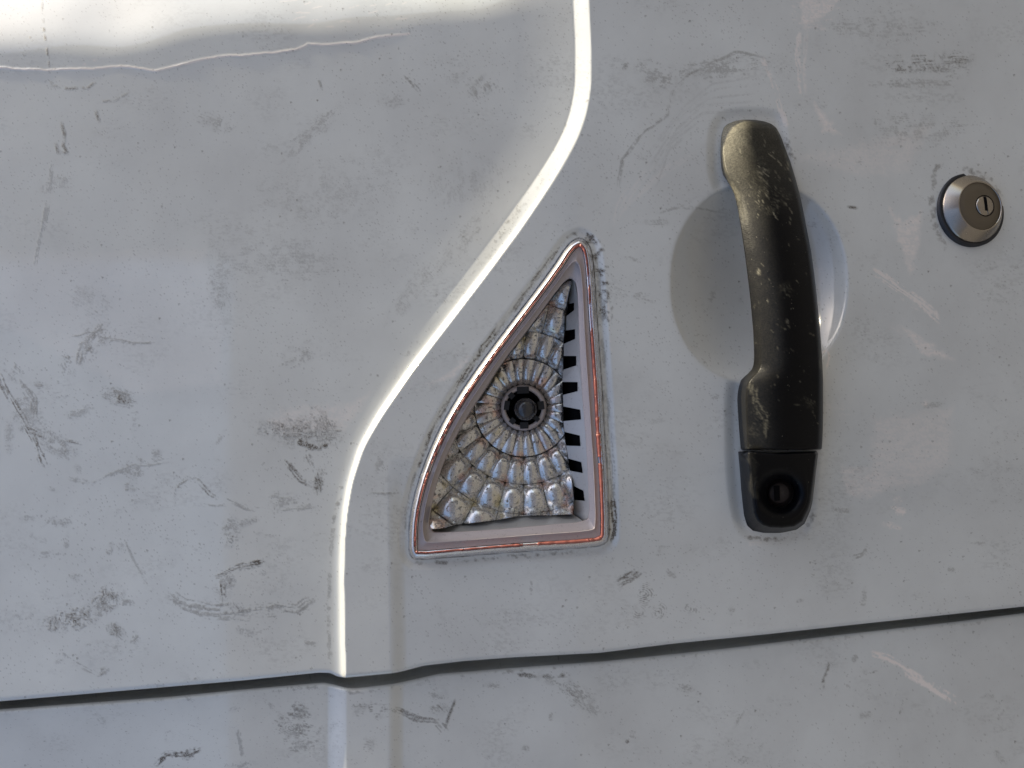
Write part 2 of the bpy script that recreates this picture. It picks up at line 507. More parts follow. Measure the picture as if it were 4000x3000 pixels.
# keep rows level away from the edge, follow the edge near it
E = gapA(Xg)
Yl = -1300 + Tg * (1419 + 1300)
wgt = sst(Yl, 900, 1419)
Yg = Yl + (E - 1419) * wgt
H = skin_height(Xg, Yg)
edge_r = np.clip((Yg - (E - 7)) / 7, 0, 1)
Wg = H + macro(Xg) - .0009 * edge_r ** 2
rows = [pos(Xg, Yg, Wg)]
xl = xs; el = gapA(xl); wl = Wg[-1]
for dy, dw in ((1.2, .0009), (1.4, .0030), (.5, .034)):
    rows.append(pos(xl, el + dy, wl - dw)[None])
P_door = np.concatenate(rows, 0)
XX = np.concatenate([Xg] + [xl[None]] * 3, 0); YY = np.concatenate([Yg] + [(el + 1)[None]] * 3, 0)

# --- neighbouring panel --------------------------------------------------
t2 = np.concatenate([np.arange(0, 330, PITCH), np.linspace(340, 1300, 26)])
X2, T2 = np.meshgrid(xs, t2)
E2 = gapB(X2)
k2 = sst(T2, 0, 250)
Y2 = E2 * (1 - k2) + (1420 + 0 * E2) * k2 + T2 + k2 * 0
def side_height(X, Y):
    f = np.clip((X - 706) / 44, 0, 1)
    h = .0041 * sst(f) ** 1.15
    h = h - .0024 * sst(X, 838, 874)
    return h + .00035 * (fbm(X / 330, Y / 330, 31, 3) - .5)
W2 = side_height(X2, Y2) + macro(X2) - .0056
W2 = W2 - .0022 * np.clip(1 - T2 / 9, 0, 1) ** 2
ea = gapA(xs); eb = gapB(xs); w0 = W2[0]
pre = []
for fr, dw in ((.02, .0190), (.38, .0160), (.70, .0090), (.91, .0034), (.98, .0012)):
    pre.append(pos(xs, ea + (eb - ea) * fr, w0 - dw)[None])
P_side = np.concatenate(pre + [pos(X2, Y2, W2)], 0)
XS = np.concatenate([xs[None]] * 5 + [X2], 0)
YS = np.concatenate([(ea + (eb - ea) * fr)[None] for fr in (.02, .38, .70, .91, .98)] + [Y2], 0)

# --- grime and painted reflections ----------------------------------------------------------------
def grime_and_reflections(P):
    X, Y = P.X, P.Y
    # loose soft soiling
    z = sst(fbm(X / 120, Y / 70, 3, 5), .50, .78) * sst(fbm(X / 7, Y / 4, 9, 3), .42, .75)
    P.dirt = np.maximum(P.dirt, .16 * z)
    B = P.blob; K = P.stroke; F = P.finger
    # window-side panel, upper part
    K([(92, 0), (95, 60), (100, 100), (108, 160), (112, 185)], 3.5, .75, 1, streak=False)
    K([(112, 185), (150, 192), (190, 190), (205, 178)], 4, .7, 2, streak=False)
    K([(215, 220), (250, 218), (278, 200)], 4, .5, 3, streak=False)
    K([(208, 240), (214, 262)], 5, .8, 4, streak=False, thr=.25)
    K([(132, 265), (140, 290), (137, 315), (146, 332), (126, 330), (121, 310)], 5, .75, 5, streak=False, thr=.3)
    K([(112, 360), (105, 420), (98, 470), (85, 520), (75, 570)], 7, .38, 6)
    B(115, 400, 26, 55, 80, .35, 7)
    B(465, 265, 60, 22, 20, .38, 8, scale=4)
    B(680, 280, 95, 24, -42, .42, 9, scale=4)
    B(640, 320, 60, 18, -40, .3, 10, scale=4)
    K([(688, 170), (694, 190)], 4, .6, 11, streak=False)
    K([(880, 165), (905, 192)], 8, .55, 12)
    B(1040, 185, 32, 40, 60, .55, 13, scale=4)
    B(985, 150, 40, 40, 0, .25, 14, scale=4)
    B(845, 220, 36, 20, 0, .3, 15, scale=4)
    B(1010, 390, 70, 110, 80, .2, 16, scale=5, aniso=4)
    B(1000, 520, 110, 26, -50, .3, 17, scale=4, aniso=3)
    B(900, 620, 120, 28, -50, .28, 18, scale=4, aniso=3)
    B(480, 590, 30, 110, -14, .28, 19, scale=4)
    B(470, 640, 24, 60, -14, .4, 20, scale=4)
    B(600, 560, 180, 60, 0, .28, 21, scale=4)
    B(700, 420, 200, 90, -10, .22, 22, scale=3)
    B(205, 735, 60, 40, -45, .55, 23, aniso=5, scale=3)
    K([(170, 780), (190, 730), (225, 705)], 13, .5, 24)
    K([(150, 735), (190, 720), (290, 740), (330, 738)], 6, .45, 25)
    B(145, 790, 22, 32, -20, .6, 26, scale=4)
    B(645, 765, 50, 30, -20, .5, 27, scale=4)
    B(190, 650, 70, 40, 30, .25, 28, scale=4)
    # window-side panel, lower part
    K([(0, 815), (30, 870), (62, 930), (80, 965), (95, 1000)], 12, .72, 30)
    K([(60, 925), (100, 945), (170, 960)], 10, .6, 31)
    K([(45, 830), (75, 870), (72, 900)], 12, .5, 32)
    B(20, 800, 40, 22, 40, .55, 33, aniso=4)
    B(20, 940, 14, 50, 0, .4, 34)
    B(258, 858, 44, 22, 10, .75, 35, scale=3)
    B(170, 895, 34, 14, -5, .45, 36, scale=3)
    B(290, 910, 14, 40, 0, .35, 37)
    B(650, 930, 105, 38, 2, .85, 38, scale=4, thr=.42)
    B(700, 915, 60, 30, 70, .7, 39, scale=3)
    B(600, 930, 70, 28, 10, .6, 40, scale=4)
    K([(640, 950), (670, 965), (690, 972), (705, 960)], 9, .9, 41, streak=False, thr=.3)
    K([(620, 1000), (650, 1035), (685, 1050), (690, 1020)], 10, .7, 42)
    K([(683, 1030), (687, 1058)], 9, .8, 43, thr=.25)
    K([(665, 985), (680, 1020)], 9, .55, 44)
    B(340, 980, 22, 12, 0, .6, 45, scale=3)
    K([(150, 1035), (200, 1045), (260, 1020), (300, 1005), (370, 995)], 7, .4, 46)
    B(290, 1010, 30, 30, -60, .6, 47, scale=3)
    B(285, 1050, 22, 16, 0, .5, 48, scale=3)
    K([(380, 1068), (385, 1045), (405, 1033), (430, 1040), (455, 1068), (468, 1075)], 6, .6, 49)
    K([(430, 1090), (470, 1095), (487, 1090)], 4, .5, 50)
    K([(495, 1080), (540, 1100), (600, 1105), (680, 1092)], 7, .42, 51)
    B(610, 1080, 36, 22, 0, .45, 52, scale=3)
    B(530, 1130, 46, 10, -20, .6, 53)
    B(500, 1155, 14, 32, 10, .65, 54, scale=3)
    B(130, 1128, 30, 14, 5, .55, 55, scale=3)
    B(65, 1120, 20, 10, 0, .5, 56)
    B(95, 1200, 46, 12, -12, .5, 57)
    B(145, 1165, 8, 40, 10, .35, 58)
    B(238, 1185, 10, 18, 20, .55, 59)
    K([(560, 1213), (535, 1220), (490, 1238), (472, 1245)], 11, .7, 60)
    K([(566, 1212), (545, 1217)], 8, .9, 61, thr=.2)
    B(487, 1255, 24, 20, 0, .55, 62)
    K([(480, 1262), (482, 1295)], 9, .75, 63, thr=.28)
    K([(365, 1282), (400, 1306), (480, 1318), (600, 1312), (640, 1318), (672, 1298)], 14, .5, 64)
    K([(390, 1310), (440, 1330), (540, 1335), (600, 1325)], 9, .42, 65)
    K([(470, 1325), (488, 1300)], 7, .7, 66); K([(510, 1305), (530, 1328)], 7, .6, 67)
    K([(660, 1312), (675, 1296)], 4, .8, 68)
    B(150, 1335, 86, 32, -14, .85, 69, scale=4, thr=.40)
    B(225, 1290, 46, 30, -40, .7, 70, scale=4)
    B(270, 1300, 40, 10, 5, .55, 71)
    B(252, 1362, 26, 18, 40, .75, 72, scale=3)
    B(290, 1390, 12, 34, 10, .6, 73, scale=3)
    B(220, 1395, 50, 10, 8, .45, 74)
    K([(120, 1405), (155, 1430), (200, 1455)], 7, .5, 75); B(222, 1450, 18, 10, -30, .75, 76)
    B(530, 1365, 30, 16, 20, .4, 77); B(670, 1390, 20, 16, 10, .45, 78)
    K([(270, 1170), (295, 1225), (320, 1262)], 4, .4, 79); K([(345, 1158), (430, 1190)], 3, .35, 80)
    B(170, 1250, 30, 10, 20, .5, 81); B(190, 880, 20, 8, 0, .3, 82)
    for q in range(26):
        x = rng.uniform(20, 700); y = rng.uniform(820, 1430)
        B(x, y, rng.uniform(8, 34), rng.uniform(4, 14), rng.uniform(-60, 60), rng.uniform(.25, .55), 200 + q, scale=3)
    for x, y, rx, ry, a, k in ((150, 1340, 80, 30, -14, .9), (235, 1300, 50, 26, -40, .8), (258, 858, 46, 24, 10, .8), (660, 935, 90, 40, 0, .8), (690, 1040, 16, 34, 20, .7),
                               (485, 1262, 30, 36, 10, .6), (252, 1365, 30, 20, 40, .8), (120, 960, 70, 26, 30, .6), (60, 900, 40, 60, -30, .5), (500, 1150, 24, 40, 10, .5), (610, 1080, 44, 24, 0, .5)):
        B(x, y, rx, ry, a, k, int(x * 7 + y), scale=3, thr=.20, soft=.26)
    # ridge and lamp surround
    K([(718, 1150), (712, 1250), (710, 1350), (712, 1430)], 6, .3, 90, streak=False)
    K([(740, 1040), (722, 1110), (715, 1180)], 6, .45, 91, streak=False)
    K([(780, 880), (900, 745), (1000, 620), (1100, 490), (1180, 375), (1232, 240), (1236, 100), (1232, 0)], 7, .3, 92, streak=False, thr=.5)
    K([(1050, 545), (1090, 490), (1130, 435)], 9, .5, 93, streak=False, thr=.46)
    K([(785, 1063), (820, 1066), (865, 1063)], 5, .5, 94); B(820, 1000, 12, 26, 20, .45, 95)
    edge = [tuple(p) for p in lamp_outer]
    lft = edge[1:12]
    K([(x - 9, y - 6) for x, y in lft[::-1]], 5.4, .6, 96, thr=0.46)
    K([(990, 832), (1036, 764), (1075, 712)], 8, .95, 97, thr=0.26); K([(905, 1010), (940, 915), (975, 855)], 6, .85, 297, thr=0.30); K([(1100, 680), (1160, 600), (1205, 535)], 6, .75, 298, thr=0.32)
    K([(x + 10, y) for x, y in edge[18:26]], 9, .42, 98, thr=0.40)
    K([(1290, 530), (1305, 600), (1308, 640), (1300, 700)], 22, .85, 99, streak=False, thr=.42)
    K([(1318, 1080), (1326, 1130), (1322, 1165)], 13, .95, 100, thr=0.30)
    K([(1262, 508), (1286, 522)], 12, .85, 101, streak=False, thr=.35); K([(1225, 512), (1250, 505)], 9, .6, 102, streak=False)
    K([(895, 1216), (950, 1216), (1100, 1203), (1250, 1192)], 6, .6, 103, streak=False)
    # handle side
    B(1351, 140, 10, 22, 0, .75, 110, scale=3); B(1420, 160, 60, 40, 10, .45, 111, scale=4)
    K([(1650, 125), (1590, 112), (1490, 160), (1452, 200), (1440, 250), (1395, 280), (1345, 345), (1335, 400)], 5, .5, 112)
    for q in range(7):
        o = q * 20
        K([(1640 - o * .2, 165 + o * .9), (1540 - o * .3, 180 + o * .8), (1470 - o * .2, 240 + o * .7), (1400 + o * .15, 330 + o * .6)], 4, .14, 113 + q)
        K([(1500 - o, 330 + o * .3), (1430 - o * .8, 380 + o * .5), (1360 - o * .3, 440 + o * .4)], 4, .2, 313 + q, ch='pale')
    B(1560, 145, 130, 30, -8, .45, 121, aniso=6, scale=3)
    B(2010, 135, 120, 30, -4, .75, 122, aniso=5, scale=4); B(2060, 140, 50, 34, 10, .6, 123, scale=4)
    B(1960, 180, 110, 16, 0, .45, 124, aniso=7, scale=3); B(1900, 60, 160, 30, 0, .35, 125, aniso=6, scale=3)
    B(1980, 280, 140, 50, 0, .3, 126, aniso=6, scale=3)
    K([(1700, 300), (1708, 325), (1712, 345)], 10, .65, 127, streak=False); B(1727, 227, 6, 6, 0, .9, 128, thr=.2)
    K([(1832, 447), (1850, 449)], 4, .9, 129, thr=.2)
    B(1420, 480, 60, 10, 0, .3, 130, aniso=6); K([(1420, 460), (1470, 445), (1560, 462)], 5, .4, 131)
    K([(2030, 345), (2012, 420), (2018, 480), (2040, 535)], 9, .5, 132, streak=False)
    K([(2085, 365), (2140, 385), (2165, 420)], 8, .55, 133, streak=False)
    K([(1610, 1160), (1660, 1166), (1725, 1160)], 6, .6, 134, streak=False); K([(1745, 1140), (1760, 1110)], 7, .5, 135, streak=False)
    B(1540, 640, 12, 30, 20, .3, 136); K([(1640, 620), (1632, 655)], 3, .55, 137); B(1600, 645, 10, 10, 0, .6, 138)
    # below the handle
    K([(1342, 1257), (1362, 1248), (1382, 1236)], 13, .75, 140); B(1356, 1248, 30, 14, -25, .6, 141, scale=3)
    F(1395, 1283, 17, 26, 10, .8, 142); F(1381, 1323, 12, 18, 30, .65, 143); F(1424, 1320, 18, 16, -50, .65, 144); F(1492, 1317, 16, 13, 20, .6, 145)
    F(258, 858, 30, 18, 20, .5, 146); F(640, 1575, 30, 22, 10, .6, 147)
    B(1425, 1190, 14, 14, 0, .5, 148); B(1450, 1238, 16, 10, 40, .45, 149)
    K([(1845, 1203), (1865, 1195), (1872, 1178)], 6, .6, 150); B(2055, 1230, 12, 10, 0, .4, 151)
    B(1866, 1290, 8, 30, 5, .35, 152); B(1580, 1315, 10, 18, 10, .35, 153); B(1147, 1270, 5, 22, 0, .5, 154)
    for q in range(34):
        x = rng.uniform(1340, 2200); y = rng.uniform(60, 1340)
        B(x, y, rng.uniform(8, 40), rng.uniform(3, 10), rng.uniform(-20, 20), rng.uniform(.2, .45), 400 + q, scale=3)
    # neighbouring panel
    B(640, 1560, 46, 70, 15, .7, 160, scale=4); B(650, 1610, 60, 18, -15, .55, 161)
    K([(337, 1648), (360, 1630), (400, 1628), (430, 1620)], 8, .85, 162, thr=.28); B(403, 1630, 20, 14, 0, .8, 163)
    B(365, 1590, 12, 22, 10, .4, 164); K([(515, 1580), (522, 1630)], 6, .4, 165); B(520, 1655, 40, 14, -10, .45, 166)
    B(800, 1535, 56, 22, 0, .75, 167, scale=4); B(800, 1605, 18, 22, 10, .5, 168)
    B(950, 1515, 36, 36, 40, .72, 169, scale=4); K([(983, 1512), (968, 1552), (962, 1572)], 4, .75, 170, thr=.25)
    K([(862, 1535), (900, 1552), (945, 1560), (962, 1580)], 10, .6, 171); B(1060, 1480, 24, 10, 0, .5, 172)
    B(1200, 1470, 60, 18, 15, .75, 173, scale=4, thr=.4); B(1245, 1500, 50, 30, 40, .6, 174, scale=4); B(1280, 1530, 40, 30, 60, .45, 175)
    K([(1108, 1454), (1160, 1462), (1230, 1458)], 6, .7, 176, streak=False)
    K([(1792, 1432), (1786, 1462), (1776, 1488)], 7, .6, 177); B(1845, 1420, 10, 14, 0, .45, 178); B(1880, 1450, 24, 8, 0, .35, 179)
    B(1190, 1548, 8, 10, 0, .6, 180); B(1355, 1602, 5, 5, 0, .8, 181, thr=.1)
    for q in range(28):
        x = rng.uniform(20, 2200); y = rng.uniform(1480, 1650)
        B(x, y, rng.uniform(8, 40), rng.uniform(4, 12), rng.uniform(-60, 60), rng.uniform(.2, .5), 500 + q, scale=3)
    # grime caught along the shut line
    K([(x, float(gapB(x)) + 9) for x in range(500, 1260, 20)], 7, .5, 190, streak=False, thr=.48)
    K([(x, float(gapB(x)) + 8) for x in range(1260, 2260, 40)], 6, .35, 191, streak=False, thr=.52)
    K([(x, float(gapB(x)) + 7) for x in range(0, 520, 40)], 4, .3, 192, streak=False, thr=.5)
    # single specks
    n = 2600
    px = rng.uniform(-20, 2230, n); py = rng.uniform(-20, 1680, n)
    for x, y in zip(px[:900], py[:900]):
        pass
    # chalky scuffs, and reflections of lit surroundings painted as pale patches
    K([(1886, 1414), (1920, 1425), (1960, 1452), (2010, 1482), (2070, 1516)], 11, .95, 600, ch='pale', thr=.25)
    K([(1893, 587), (1940, 620), (1985, 650), (2032, 690)], 12, .7, 601, ch='pale', thr=.3)
    K([(1648, 128), (1670, 180), (1688, 240), (1697, 268)], 7, .6, 602, ch='pale', thr=.28)
    K([(1727, 75), (1722, 130), (1730, 200)], 8, .6, 603, ch='pale', thr=.3)
    K([(1742, 70), (1736, 140), (1740, 200)], 5, .45, 604, ch='pale', thr=.3)
    B(1790, 268, 34, 18, 40, .65, 605, 'pale', thr=.3); B(1795, 243, 6, 6, 0, .8, 606, 'pale', thr=.1)
    B(1945, 330, 60, 24, -40, .45, 607, 'pale', thr=.36); B(1900, 350, 50, 20, -10, .35, 608, 'pale', thr=.36)
    B(1955, 500, 30, 60, -18, .5, 609, 'pale', thr=.34); B(1975, 545, 16, 50, -6, .45, 610, 'pale', thr=.32)
    B(1870, 370, 24, 14, 0, .3, 611, 'pale')
    B(1990, 740, 90, 20, 32, .5, 612, 'pale', thr=.36); B(1980, 660, 50, 14, 20, .4, 613, 'pale', thr=.36)
    B(1935, 1085, 20, 14, -40, .85, 614, 'pale', thr=.3); B(1945, 1105, 14, 12, 0, .9, 615, 'pale', thr=.2); B(1925, 1136, 34, 10, 12, .8, 616, 'pale', thr=.34)
    B(1870, 1050, 60, 26, 5, .5, 617, 'pale', thr=.36); B(1960, 930, 110, 60, -10, .34, 618, 'pale', thr=.3)
    B(2000, 870, 12, 10, 0, .8, 619, 'pale', thr=.2); B(1820, 880, 60, 30, 0, .3, 620, 'pale', thr=.36)
    B(1630, 1175, 60, 12, 0, .4, 621, 'pale', thr=.34); B(1770, 620, 20, 60, 0, .3, 622, 'pale')
    B(1760, 20, 60, 60, 0, .4, 623, 'pale', thr=.25)
    K([(1675, 560), (1684, 640), (1690, 690)], 7, .45, 624, ch='pale'); B(1665, 770, 18, 20, 0, .5, 625, 'pale', thr=.3)
    B(1715, 740, 14, 20, 0, .4, 626, 'pale'); K([(1777, 763), (1786, 755), (1792, 770), (1786, 795)], 3, .8, 627, ch='pale', thr=.2, streak=False)
    K([(1312, 640), (1318, 720), (1320, 760)], 4, .5, 628, ch='pale', streak=False)
    K([(180, 140), (208, 127)], 4, .7, 629, ch='pale', streak=False)
    B(930, 830, 44, 12, -30, .35, 630, 'pale', thr=.3); B(640, 890, 60, 26, -10, .3, 631, 'pale', thr=.3)
    for q in range(22):
        x = rng.uniform(600, 940); y = rng.uniform(0, 70)
        K([(x, y), (x + rng.uniform(8, 24), y - rng.uniform(0, 8))], 1.8, .5, 700 + q, ch='pale', thr=.05)
    cx_ = np.arange(-100, 890, 12.0)
    K(list(zip(cx_, crack_y(cx_))), 3.6, .9, 640, ch='pale', streak=False, thr=.1, taper=False)
    Z = P.patch  # pale shapes painting in reflections of bright surroundings
    Z([(1758, 222), (1816, 292), (1778, 284)], .7, 901); Z([(1925, 452), (1948, 482), (1992, 456), (1986, 520), (1966, 595), (1945, 530)], .7, 902, soft=7)
    Z([(1718, -40), (1840, -40), (1800, 20), (1738, 62)], .75, 903, soft=4); Z([(1950, 705), (2062, 776), (1992, 768)], .7, 904)
    Z([(1890, 905), (2056, 884), (2052, 1000), (1990, 1040), (1880, 1064)], .4, 905, soft=14); Z([(1820, 1010), (1900, 1010), (1930, 1050), (1880, 1075), (1830, 1070)], .5, 906, soft=8)
    Z([(640, 880), (760, 872), (800, 850), (740, 930), (600, 935), (580, 910)], .42, 907, soft=10); Z([(925, 830), (1000, 780), (1020, 770), (980, 815)], .6, 908, soft=4)
    Z([(0, 545), (440, 540), (475, 680), (480, 830), (300, 850), (0, 700)], .13, 909, soft=12, thr=.2); Z([(1730, 340), (1900, 300), (2010, 270), (1960, 370), (1860, 380)], .34, 910, soft=14)
    # individual specks: nearest grid point, some with a tail
    return P

def specks(P, n, seed):
    g = np.random.default_rng(seed)
    vis = np.nonzero((P.X > -40) & (P.X < 2250) & (P.Y > -40) & (P.Y < 1700))[0]
    dens = sst(fbm(P.X[vis] / 170, P.Y[vis] / 170, 91, 3), .25, .7) + .15
    i = g.choice(vis, n, replace=False, p=dens / dens.sum())
    P.dirt[i] = np.maximum(P.dirt[i], g.uniform(.12, .48, n))
    j = g.choice(vis, n // 70, replace=False)
    for d, k in ((0, .9), (1, .65), (len(xs), .6)):
        jj = np.clip(j + d, 0, P.n - 1)
        P.dirt[jj] = np.maximum(P.dirt[jj], k * g.uniform(.5, 1, len(jj)))

Pd = grime_and_reflections(Paint(XX, YY)); specks(Pd, 12000, 1)
rng = np.random.default_rng(11)
Ps = grime_and_reflections(Paint(XS, YS)); specks(Ps, 1200, 2)
door = link('door_panel', grid_mesh('door_panel', P_door, {'dirt': Pd.dirt, 'pale': Pd.pale}), M_paint, van, 'white door skin with waist step, finger bowl and dirty smears')
side = link('side_panel', grid_mesh('side_panel', P_side, {'dirt': Ps.dirt, 'pale': Ps.pale}), M_paint, van, 'smeared white body panel beyond the shut line')
# jamb behind the shut line
ja = np.linspace(-1400, 3500, 90)
jr = [pos(ja, gapA(ja) + dy, macro(ja) - dw)[None] for dy, dw in ((-60, .026), (-20, .026), (20, .026), (60, .026))]
link('door_jamb', grid_mesh('door_jamb', np.concatenate(jr, 0)), M_rubber, van)

# ------------------------------------------------------------------ the triangular lamp
HB = .0049                       # skin level round the lamp
LC = (1150.0, 960.0)
ang = np.sort(np.concatenate([np.linspace(-math.pi, math.pi, 420, endpoint=False),
                              *[math.atan2(p[1] - LC[1], p[0] - LC[0]) + np.linspace(-.02, .02, 9) for p in lamp_outer[::1]]]))
ro = ray_radius(LO, LC, ang); ri = ray_radius(LI, LC, ang)
def ring(fr, off, w):
    """fr: 0 = opening, 1 = rim; off in reference units outward (along the ray)"""
    r = ri + (ro - ri) * fr + off
    X = LC[0] + r * np.cos(ang); Y = LC[1] + r * np.sin(ang)
    return pos(X, Y, np.asarray(w) + macro(X))
rs_ = np.linspace(.35, 1.0, 260)[:, None] * ro[None]
RXs = LC[0] + rs_ * np.cos(ang)[None]; RYs = LC[1] + rs_ * np.sin(ang)[None]
SDs = poly_sd(RXs, RYs, LO)
def inset(d):
    """ray distance of the outline moved d units inwards"""
    out = np.empty(len(ang))
    for i in range(len(ang)):
        q = SDs[:, i] + d
        k = np.nonzero(q >= 0)[0]
        k = k[0] if len(k) else len(q) - 1
        if k == 0: out[i] = rs_[0, i]; continue
        t = -q[k - 1] / (q[k] - q[k - 1] + 1e-9)
        out[i] = rs_[k - 1, i] + np.clip(t, 0, 1) * (rs_[k, i] - rs_[k - 1, i])
    return out
def rring(r, w):
    X = LC[0] + r * np.cos(ang); Y = LC[1] + r * np.sin(ang)
    return pos(X, Y, np.asarray(w) + macro(X))
rightf_ = sst(np.cos(ang), -.1, .5)
r12 = inset(11.5); r17 = inset(17)
lamp_rows = [rring(ro + 1.5, HB - .004), rring(ro + .5, HB + .0004), rring(inset(1.5), HB + .0016), rring(inset(5), HB + .0032), rring(inset(8), HB + .0042), rring(inset(9.5), HB + .0044),
             rring(inset(10.3), HB + .0036), rring(r12, HB + .0034), rring(inset(16), HB + .0034), rring(inset(16.6), HB + .0030), rring(inset(19), HB + .0026)]
lamp = link('corner_lamp', grid_mesh('corner_lamp', np.stack(lamp_rows), wrap=True), M_chrome, van, 'triangular lamp with broken lens and exposed bulb')
rin0 = np.maximum(inset(18), ri + 1.0)
def mixr(f): return ri + (rin0 - ri) * f
fl_rows = [rring(rin0, HB + .0030), rring(mixr(.62), HB + .0028), rring(mixr(.58), HB + .0040), rring(mixr(.54), HB + .0039), rring(mixr(.51), HB + .0017), rring(mixr(.06), HB + .0014), rring(ri, HB + .0008), rring(ri - .6, HB - .003), rring(ri - 2, HB - .013)]
link('inner_flange', grid_mesh('inner_flange', np.stack(fl_rows), wrap=True), M_flange, lamp, 'pinkish grey flange inside the rim')
# red remains of the lens: ragged ridge following the rim
na = len(ang)
rag = fbm(np.arange(na) / 5.0, np.zeros(na), 5, 3) - .5
wd = np.clip(3.6 + 3.0 * rag + 3.2 * rightf_, 1.2, 9)
thin = np.where(vnoise(np.arange(na) / 9.0, np.zeros(na), 8) < .1, .3, 1.0)
wd = wd * thin
hgt = .0004 + .0009 * np.clip(fbm(np.arange(na) / 3.0, np.zeros(na), 15, 2), 0, 1)
rm = inset(13.8)
red_rows = [rring(rm + wd * 1.0, HB + .0028), rring(rm + wd * .7, HB + .0036 + hgt * thin), rring(rm - wd * .3, HB + .0038 + hgt * thin * .9), rring(rm - wd * .8, HB + .0028)]
link('lens_remnant', grid_mesh('lens_remnant', np.stack(red_rows), wrap=True), M_red, lamp, 'jagged red edge left of the broken lens')

# reflector ------------------------------------------------------------
BC = (1131.0, 881.0)
clip_poly = [(1228, 606), (1212, 618), (1149, 704), (1082, 789), (1048, 843), (1014, 891), (983, 947), (956, 998), (938, 1054), (929, 1095), (924, 1130), (930, 1144), (952, 1142),
             (985, 1134), (1066, 1124.5), (1127, 1114), (1194, 1113), (1238, 1111), (1240, 1082), (1235, 1034.5), (1226, 987), (1219.5, 944.6), (1217, 911), (1215, 843), (1216, 807),
             (1217, 740), (1222, 677), (1227, 640), (1236, 608)]
def bowl(r):
    return HB - .0235 + .0150 * (np.asarray(r) / 280.0) ** 1.35
def proj_clip(X, Y):
    sd = poly_sd(X, Y, clip_poly)
    out = sd > 0
    if out.any():
        P = np.asarray(clip_poly, float)
        bx = X.copy(); by = Y.copy(); bd = np.full(X.shape, 1e9)
        for i in range(len(P)):
            a = P[i]; b = P[(i + 1) % len(P)]; d = b - a
            t = np.clip(((X - a[0]) * d[0] + (Y - a[1]) * d[1]) / (d @ d), 0, 1)
            qx = a[0] + t * d[0]; qy = a[1] + t * d[1]; q = np.hypot(X - qx, Y - qy)
            m = q < bd; bd = np.where(m, q, bd); bx = np.where(m, qx, bx); by = np.where(m, qy, by)
        X = np.where(out, bx, X); Y = np.where(out, by, Y)
    return X, Y, sd
NDIV = 26
rings_r = [47, 105, 165, 229, 296, 370]
for k in range(5):
    r0, r1 = rings_r[k], rings_r[k + 1]
    for j in range(NDIV):
        a0 = (j + .004) * 2 * math.pi / NDIV + math.pi / 2; a1 = a0 + 2 * math.pi / NDIV * .992
        n = 9
        aa, rr = np.meshgrid(np.linspace(-1, 1, n), np.linspace(-1, 1, n))
        A = (a0 + a1) / 2 + aa * (a1 - a0) / 2
        R = (r0 + r1) / 2 + rr * (r1 - r0 - .5) / 2
        X = BC[0] + R * np.cos(A); Y = BC[1] + R * np.sin(A)
        hp = (.0009, .0019, .0029, .0036, .004)[k]
        hr = (.0024, .0029, .0032, .0034, .0036)[k]
        jit = rng.uniform(.85, 1.15)
        dr = np.clip((-rr - .38) / .62, 0, 1)
        W = bowl((r0 + r1) / 2 + 0 * R) + .0012 * rr + .92 * hp * jit * (1 - np.abs(aa) ** 2.4) + .82 * hr * jit * (1 - rr ** 2) - (.0022 if k else .0012) * dr ** 2
        Xc, Yc, sd = proj_clip(X, Y)
        if (sd > -1.0).all(): continue
        me = grid_mesh('reflector_cell', pos(Xc, Yc, W + macro(Xc)))
        bm = bmesh.new(); bm.from_mesh(me)
        bmesh.ops.dissolve_degenerate(bm, dist=2e-5, edges=bm.edges)
        bm.to_mesh(me); bm.free()
        if not len(me.polygons): continue
        link('reflector_cell', me, M_cell, lamp)
# backing so no light leaks between cells
bk = [ring(0, 4, HB - .030), ring(-.6, 0, HB - .030), ring(-2.0, 0, HB - .030)]

# slotted strip on the right
slots = [((1227, 657), (1240, 654), (1240, 670), (1223.5, 682.6)), ((1222, 714), (1242, 711), (1242, 732), (1218, 742.7)),
         ((1218, 769), (1244.6, 769), (1244.6, 789.5), (1216.8, 798.5)), ((1214.5, 825), (1247.6, 825.5), (1247.6, 845), (1216, 853)),
         ((1217, 878), (1253, 885), (1255, 906), (1217, 909.7)), ((1219.5, 933), (1252, 941), (1254, 963.7), (1223, 962.6)),
         ((1228, 990.7), (1255.5, 998.6), (1258.9, 1022), (1230.8, 1016.6)), ((1239.7, 1050), (1260, 1060), (1263, 1082), (1241, 1079.6))]
edgeR = interp([(590, 1240), (602.8, 1240), (614, 1246), (650, 1250), (762.5, 1253.5), (843, 1258), (933, 1266), (1045.8, 1272.5), (1116.7, 1275), (1140, 1275)])
edgeL = interp([(600, 1232), (640, 1227), (677, 1222.8), (740, 1217), (807, 1216), (843, 1215), (911, 1217), (944.6, 1219.5), (987, 1226), (1034.5, 1235), (1081.8, 1240), (1140, 1240)])
def strip_w(X, Y):
    f = (X - edgeL(Y)) / (edgeR(Y) - edgeL(Y) + 1e-6)
    return HB - .0105 + .0095 * np.clip(f, 0, 1.1) + macro(X)
V = []; Fc = []
def addp(pts):
    b = len(V)
    for x, y in pts: V.append(pos(x, y, strip_w(x, y)))
    Fc.append(tuple(range(b, b + len(pts))))
prev_y0 = 604
prevBL = (float(edgeL(prev_y0)), prev_y0); prevBR = (float(edgeR(prev_y0)) - 5, prev_y0)
for TL, TR, BR, BL in slots:
    yb = prevBR[1]
    addp([prevBL, TL, TR, (float(edgeR(TR[1])), TR[1]), (float(edgeR(yb)), yb), prevBR])
    addp([TR, BR, (float(edgeR(BR[1])), BR[1]), (float(edgeR(TR[1])), TR[1])])
    prevBL, prevBR = BL, BR
addp([prevBL, (1239, 1112), (1262, 1127), (float(edgeR(1112)), 1112), (float(edgeR(prevBR[1])), prevBR[1]), prevBR])
